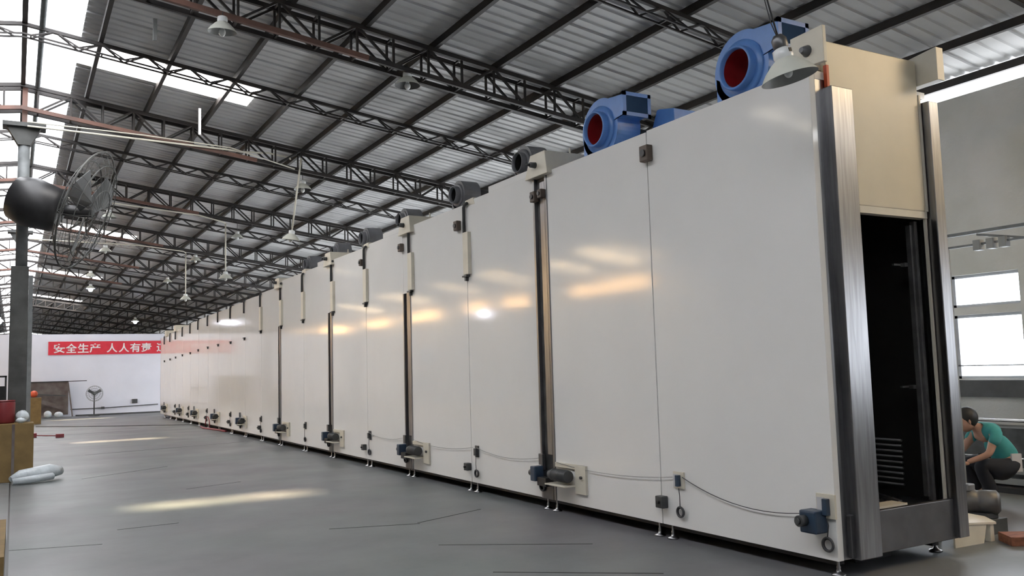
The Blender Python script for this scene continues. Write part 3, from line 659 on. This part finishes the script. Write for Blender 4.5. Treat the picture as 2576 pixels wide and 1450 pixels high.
# ------------------------------------------------------------------ far wall: banner, fan, boards
bn = thing('wall_banner', 'long red banner with white Chinese characters on the far white wall', 'banner', (1.22, 41.98, 2.6))
obj('banner_cloth', MB().box(1.22, 8.2, 41.965, 41.985, 2.635, 3.205), 'banner', bn)
chars = [('安', 1.42), ('全', 1.88), ('生', 2.34), ('产', 2.80), ('人', 3.48), ('人', 3.96), ('有', 4.42), ('责', 4.88), ('违', 5.52)]
for ch, x in chars:
    cu = bpy.data.curves.new('t', 'FONT'); cu.body = ch; cu.size = .50; cu.extrude = .003; cu.offset = .010
    to = bpy.data.objects.new('tmp', cu); C.objects.link(to)
    bpy.context.view_layer.update()
    me = bpy.data.meshes.new_from_object(to.evaluated_get(bpy.context.evaluated_depsgraph_get()))
    bpy.data.objects.remove(to)
    if len(me.vertices) == 0: continue
    x0 = min(v.co.x for v in me.vertices); x1 = max(v.co.x for v in me.vertices); y0 = min(v.co.y for v in me.vertices); y1 = max(v.co.y for v in me.vertices)
    sx = .43/(x1-x0); sy = .40/(y1-y0)
    for v in me.vertices:
        p = ((v.co.x-x0)*sx, v.co.z, (v.co.y-y0)*sy); v.co = Vector((p[0]+x-1.22, -.024+p[1], p[2]+.115))
    me.materials.clear(); me.materials.append(MT['letters'])
    lo = bpy.data.objects.new('character', me); C.objects.link(lo); lo.parent = bn
t = thing('pedestal_fan', 'grey round pedestal fan standing in front of the far white wall', 'fan', (2.97, 41.3, 0))
obj('base', MB().lathe([(0,0),(.22,0),(.22,.03),(.04,.06),(.03,.07)], (2.97,41.3,0.001), n=20), 'dgrey', t)
obj('pole', MB().tube([(2.97,41.3,.05),(2.97,41.3,.93)], .025, 10), 'dgrey', t)
mb = MB()
for rr in (.33, .30, .22, .12): mb.torus((2.97,41.2,.95), rr, .007, 'y', 28, 6)
for k in range(24):
    a_ = 2*math.pi*k/24; mb.tube([(2.97,41.14,.95),(2.97+.33*math.cos(a_),41.2,.95+.33*math.sin(a_))], .004, 4, False)
obj('guard', mb, 'column', t); obj('motor', MB().tube([(2.97,41.22,.95),(2.97,41.4,.95)], .08, 14), 'dgrey', t)
for k in range(3):
    a_ = 2*math.pi*k/3+.5; obj('blade', MB().bar((2.97,41.2,.95),(2.97+.28*math.cos(a_),41.2,.95+.28*math.sin(a_)), .02, .12, (0,.5,1)), 'dgrey', t)
t = thing('board_stack', 'dark brown board screen with leaning planks against the far wall at left', 'board screen', (1.3, 41.5, 0))
obj('screen', MB().box(.5, 2.0, 41.7, 41.75, .1, 1.5), 'board', t); obj('top_rail', MB().box(.5, 2.7, 41.66, 41.70, 1.49, 1.52), 'black', t)
obj('plank', MB().bar((.6,41.5,1.0),(1.9,41.5,.9), .05, .05), 'lathe', t); obj('plank', MB().bar((.8,41.45,.75),(1.9,41.45,.35), .05, .16), 'board', t)
obj('side_plank', MB().bar((1.98,41.6,1.45),(2.15,41.4,.03), .05, .08), 'board', t)
tag(obj('socket_box', MB().box(4.53,4.75,41.93,42.0,.45,.64), 'dgrey', bevel=.01), 'small dark grey box fixed low on the far wall right of the pedestal fan', 'wall box')
tag(obj('plastic_bag', MB().sphere((1.22,41.1,.16), .15, 16, 10, (1,.8,1)), 'bag'), 'small white bag on the floor before the brown boards, left one', 'bag', 'bags by the boards')
tag(obj('plastic_bag', MB().sphere((1.62,41.1,.13), .14, 16, 10, (1.2,.8,.9)), 'bag'), 'small white bag on the floor before the brown boards, right one', 'bag', 'bags by the boards')
# left edge, around the column foot
def crinkle(mb, a=.02):
    mb.v = [(x+random.uniform(-a,a), y+random.uniform(-a,a), max(0.002, z+random.uniform(-a,a))) for x, y, z in mb.v]; return mb
t = thing('cardboard_box', 'large brown cardboard box on the floor at the left edge, under the red drum', 'box', (-.05, 16.1, 0))
obj('carton', MB().box(-.55, .28, 15.72, 16.26, .0, .90), 'cardboard', t, bevel=.008); obj('tape', MB().box(-.02, .02, 15.712, 15.722, .02, .89), 'board', t)
t = thing('red_drum', 'dark red container standing on the brown cardboard box', 'container', (-.14, 16.0, .9))
obj('drum_body', MB().lathe([(0,.905),(.15,.905),(.16,.93),(.16,1.22),(.15,1.25),(0,1.25)], (-.14,15.98,0), n=24), 'redbox', t); obj('drum_rim', MB().torus((-.14,15.98,1.25), .15, .012, 'z'), 'redbox', t)
tag(obj('plastic_bag', crinkle(MB().sphere((.12,15.95,1.0), .095, 14, 9, (1,.8,1)), .008), 'bag'), 'crumpled white bag on the brown box, upper one beside the red drum', 'bag', 'bags on the brown box')
tag(obj('plastic_bag', crinkle(MB().sphere((.10,15.78,.945), .04, 14, 9, (1.8,1,1)), .006), 'bag'), 'flat white bag on the front edge of the brown box', 'bag', 'bags on the brown box')
tag(obj('wooden_carton', MB().box(.50, .86, 36.0, 36.4, 0, .95), 'cardboard', bevel=.006), 'brown carton standing on the floor far behind, right of the big cardboard box', 'carton')
tag(obj('orange_cap', MB().sphere((.62,36.15,1.085), .13, 14, 8, (1,1,.95)), 'orange'), 'small orange red rounded cover on top of the far brown carton', 'cover')
rl = MB().tube([(-.02,15.35,.08),(.1,15.42,.12),(.3,15.5,.13),(.5,15.62,.14),(.66,15.8,.12)], [.05,.08,.10,.11,.07], 12).tube([(0.0,15.2,.06),(.25,15.25,.07),(.55,15.42,.08)], [.04,.06,.05], 10)
tag(obj('plastic_roll', crinkle(rl, .006), 'bag'), 'rolled pale plastic sheeting lying on the floor in front of the brown box', 'plastic roll')
tag(obj('tow_bar', MB().tube([(.46,27.6,.06),(1.12,26.9,.05)], .015, 8).box(.42,.56,27.45,27.75,.01,.12).box(1.0,1.2,26.8,26.98,.01,.10), 'hose'), 'dark red bar shaped tool with two end blocks lying on the floor', 'tool')
tag(obj('blue_bundle', crinkle(MB().sphere((-.62,24.0,2.02), .22, 16, 10, (1,1,.8)).box(-.8,-.42,23.9,24.2,1.72,1.82), .02), 'bluecl'), 'blue tarpaulin bundle on a rack at the far left edge', 'bundle')
tag(obj('storage_rack', MB().box(-.95,-.16,23.85,24.3,1.66,1.70).box(-.20,-.16,23.85,23.9,0,1.7).box(-.95,-.9,23.85,23.9,0,1.7).box(-.9,-.2,24.2,24.25,.9,1.45).box(-.95,-.16,23.85,24.3,.8,.84), 'black'), 'dark rack at the left edge behind the column', 'rack')
tag(obj('box_edge', MB().box(-.5,-.045,8.2,10.4,0,.16), 'cardboard'), 'low brown board on the floor at the bottom left corner', 'board')
# floor cable and hose
tag(obj('floor_cable', MB().tube([(.66,33.9,.012),(1.8,32.5,.012),(3.2,31.2,.012),(4.9,29.8,.012),(5.15,28.6,.012)], .012, 6), 'cable'), 'thin black cable lying across the floor before the far wall', 'cable')
hs = [(5.0,28.2,.02),(4.9,27.2,.02),(5.0,26.4,.02),(5.08,25.6,.02),(5.1,25.0,.02)]
tag(obj('floor_hose', MB().tube(hs, .03, 8).tube([(XS-.09,27.0+.33*math.cos(t_/10*math.pi),.06+.3*math.sin(t_/10*math.pi)) for t_ in range(11)], .015, 8), 'hose'), 'dark red hose with a loop lying at the foot of the oven', 'hose')

# ------------------------------------------------------------------ right side behind the oven
t = thing('cable_tray_frame', 'grey steel post and overhead cable tray frame beside the right wall', 'frame', (8.0, 5.33, 0))
obj('post', MB().box(7.95, 8.05, 5.28, 5.38, 0, 2.60), 'column', t, bevel=.004)
obj('tray_rail', MB().bar((8.0,5.3,2.72),(8.0,3.9,2.72), .04, .03).bar((8.0,5.3,2.60),(8.0,3.9,2.60), .03, .02).bar((7.9,4.9,2.68),(8.1,4.5,2.60), .04, .02), 'column', t)
for yy in (4.95, 4.82, 4.70): obj('clamp_block', MB().box(7.96, 8.04, yy-.035, yy+.035, 2.54, 2.64), 'shade_in', t, bevel=.004)
t = thing('machine_bed', 'long dark machine bed with bright guide bars standing along the right wall', 'machine', (9.9, 5.0, 0))
obj('bed_body', MB().box(9.85, 10.3, -2, 9.0, 0, .70), 'lathe', t)
for z, r_, m_ in ((.79, .018, 'bright'), (.37, .018, 'bright')): obj('guide_bar', MB().tube([(9.8,-2,z),(9.8,9,z)], r_, 10), m_, t)
obj('bed_rail', MB().box(9.74, 9.86, -2, 9, .20, .26), 'shade_in', t); obj('bed_rail', MB().box(9.74, 9.86, -2, 9, .08, .15), 'shade_in', t)
for yy in (-1.8, 1.5, 5.0, 8.8): obj('end_stand', MB().box(9.75, 10.2, yy, yy+.12, 0, .82), 'lathe', t)
obj('foot_block', MB().box(9.6, 10.3, -2, 9, -.0+.001, .06), 'black', t)
t = thing('motor_unit', 'grey electric motor resting beside the cream plate stand at the oven front', 'motor', (7.4, 4.76, .12))
mc = Vector((7.40, 4.76, .255)); md_ = Vector((.54, -.84, 0))
obj('motor_body', MB().tube([mc-md_*.16, mc-md_*.13, mc-md_*.02, mc-md_*.015, mc+md_*.015, mc+md_*.02, mc+md_*.14, mc+md_*.17], [.075,.105,.105,.10,.10,.105,.105,.07], 24), 'rail', t)
obj('terminal_box', MB().box(7.30,7.40,4.78,4.90,.35,.41), 'grey', t, bevel=.01); obj('shaft', MB().tube([mc-md_*.24, mc-md_*.15], .03, 12), 'steel', t)
obj('foot', MB().box(7.32,7.48,4.64,4.88,.125,.17), 'dgrey', t)
t = thing('plate_stand', 'cream painted sloping steel plate stand beside the oven right foot', 'stand', (7.0, 4.6, 0))
obj('plate', MB().prism([(6.80,4.86,.27),(6.58,4.46,.20),(7.12,4.44,.155),(7.22,4.60,.17)], (0,0,-.018)), 'cream', t)
obj('side_plate', MB().prism([(6.60,4.47,.0),(6.60,4.47,.18),(7.0,4.45,.145),(6.95,4.45,.0)], (.0,.015,0)), 'cream', t)
for p in ((6.82,4.78),(7.08,4.48),(7.17,4.58)): obj('leg', MB().box(p[0]-.025,p[0]+.025,p[1]-.025,p[1]+.025,0,.15), 'cream', t)
tag(obj('wooden_block', MB().box(7.26,7.54,4.60,4.92,0,.122), 'lathe'), 'dark block on the floor carrying the grey electric motor', 'block')
tag(obj('timber_board', MB().prism([(7.0,4.25,.001),(7.15,4.45,.001),(8.2,3.75,.001),(8.05,3.5,.001)], (0,0,.07)), 'timber'), 'reddish timber board lying on the floor at the right edge', 'board')
tag(obj('metal_plate', MB().prism([(7.62,4.32,.001),(7.78,4.55,.001),(8.6,4.1,.001),(8.4,3.8,.001)], (0,0,.05)), 'shade_in'), 'pale grey plate lying on the floor behind the timber board', 'plate')

# crouching worker
W = Vector((8.86, 5.46, 0)); LF = Vector((-.868, .497, 0)); TW = Vector((-.497, -.868, 0))  # LF: to the left in view, TW: towards the camera
def wp(l, f, z): return W + LF*l + TW*f + Vector((0,0,z))
def skinobj(name, verts, edges, radii, m_, parent, sub=2):
    off = root_loc(parent); me = bpy.data.meshes.new(name); me.from_pydata([tuple(v-off) for v in verts], edges, []); me.update()
    o = bpy.data.objects.new(name, me); C.objects.link(o); o.parent = parent
    md = o.modifiers.new('skin', 'SKIN'); me.skin_vertices[0].data[0].use_root = True
    for i, r in enumerate(radii): me.skin_vertices[0].data[i].radius = (r, r) if not isinstance(r, tuple) else r
    md.use_smooth_shade = True; s_ = o.modifiers.new('sub', 'SUBSURF'); s_.levels = sub; s_.render_levels = sub
    me.materials.append(MT[m_]); return o
pt = thing('person', 'crouching person in teal shirt and dark trousers working behind the oven front', 'person', W)
V = [wp(-.12,0,.38), wp(-.05,0,.52), wp(.06,0,.68), wp(.12,0,.76), wp(.19,0,.79), wp(.25,0,.83),      # pelvis, spine, neck, head base
     wp(-.02,.12,.36), wp(.28,.16,.42), wp(.12,.15,.08), wp(.24,.16,.035),                              # near leg
     wp(-.02,-.12,.36), wp(.28,-.16,.42), wp(.12,-.15,.08), wp(.24,-.16,.035),                          # far leg
     wp(.10,.19,.74), wp(.22,.26,.54), wp(.42,.20,.46), wp(.10,-.19,.74), wp(.22,-.26,.54), wp(.42,-.20,.46)]
Ed = [(0,1),(1,2),(2,3),(3,4),(4,5),(0,6),(6,7),(7,8),(8,9),(0,10),(10,11),(11,12),(12,13),(3,14),(14,15),(15,16),(3,17),(17,18),(18,19)]
Rr = [.10,.10,.105,.085,.05,.045,.09,.06,.042,.04,.09,.06,.042,.04,.055,.038,.026,.055,.038,.026]
skinobj('body', V, Ed, Rr, 'skin', pt)
skinobj('shirt', [wp(-.12,0,.41), wp(-.07,0,.53), wp(.05,0,.68), wp(.12,0,.77), wp(.15,0,.80), wp(.09,.20,.745), wp(.17,.25,.62), wp(.09,-.20,.745), wp(.17,-.25,.62)],
        [(0,1),(1,2),(2,3),(3,4),(3,5),(5,6),(3,7),(7,8)], [.145,.135,.13,.11,.062,.068,.056,.068,.056], 'teal', pt)
skinobj('trousers', [wp(-.13,0,.36), wp(-.12,0,.50), wp(-.02,.125,.36), wp(.28,.16,.43), wp(.14,.15,.12), wp(-.02,-.125,.36), wp(.28,-.16,.43), wp(.14,-.15,.12)],
        [(0,1),(0,2),(2,3),(3,4),(0,5),(5,6),(6,7)], [.155,.125,.125,.085,.06,.125,.085,.06], 'trousers', pt)
obj('head', MB().sphere(tuple(wp(.30,0,.86)), .098, 20, 14, (1,.9,1.15)), 'skin', pt)
hd = wp(.30,0,.86)
obj('face', MB().sphere(tuple(hd+LF*.095+Vector((0,0,-.015))), .02, 10, 6).sphere(tuple(hd+LF*.085+TW*.035+Vector((0,0,.015))), .012, 8, 6).sphere(tuple(hd+LF*.085-TW*.035+Vector((0,0,.015))), .012, 8, 6).sphere(tuple(hd+TW*.09), .022, 8, 6, (1,.5,1.3)), 'skin', pt)
obj('hair', MB().sphere(tuple(hd-LF*.02+Vector((0,0,.035))), .108, 20, 14, (1,.95,1.05)), 'hair', pt)
obj('tool_pouch', MB().box(-.05,.05,-.012,.012,-.09,.09).xform(Matrix.Translation(wp(-.10,.17,.44)) @ Matrix.Rotation(math.atan2(TW.x, -TW.y), 4, 'Z')), 'white', pt, label='white paper tucked at the hip')
for sgn in (1, -1):
    wr = wp(.44, .20*sgn, .45); pal = MB().sphere(tuple(wr), .04, 12, 8, (1.1,1.1,.5)); obj('palm', pal, 'skin', pt)
    for k in range(4):
        s0 = wr + TW*(k-1.5)*.018 + LF*.03; ln = [.055,.065,.06,.048][k]
        obj('finger', MB().tube([s0, s0+LF*ln*.55+Vector((0,0,-.01)), s0+LF*ln*.85+Vector((0,0,-.04))], [.009,.0085,.007], 8), 'skin', pt)
    obj('thumb', MB().tube([wr+TW*.03*-sgn, wr+TW*.055*-sgn+LF*.02, wr+TW*.06*-sgn+LF*.045+Vector((0,0,-.015))], [.011,.01,.008], 8), 'skin', pt)
    obj('shoe', MB().sphere(tuple(wp(.22,.16*sgn,.04)), .05, 14, 8, (2.0,1.0,.8)).xform(Matrix.Identity(4)), 'black', pt)
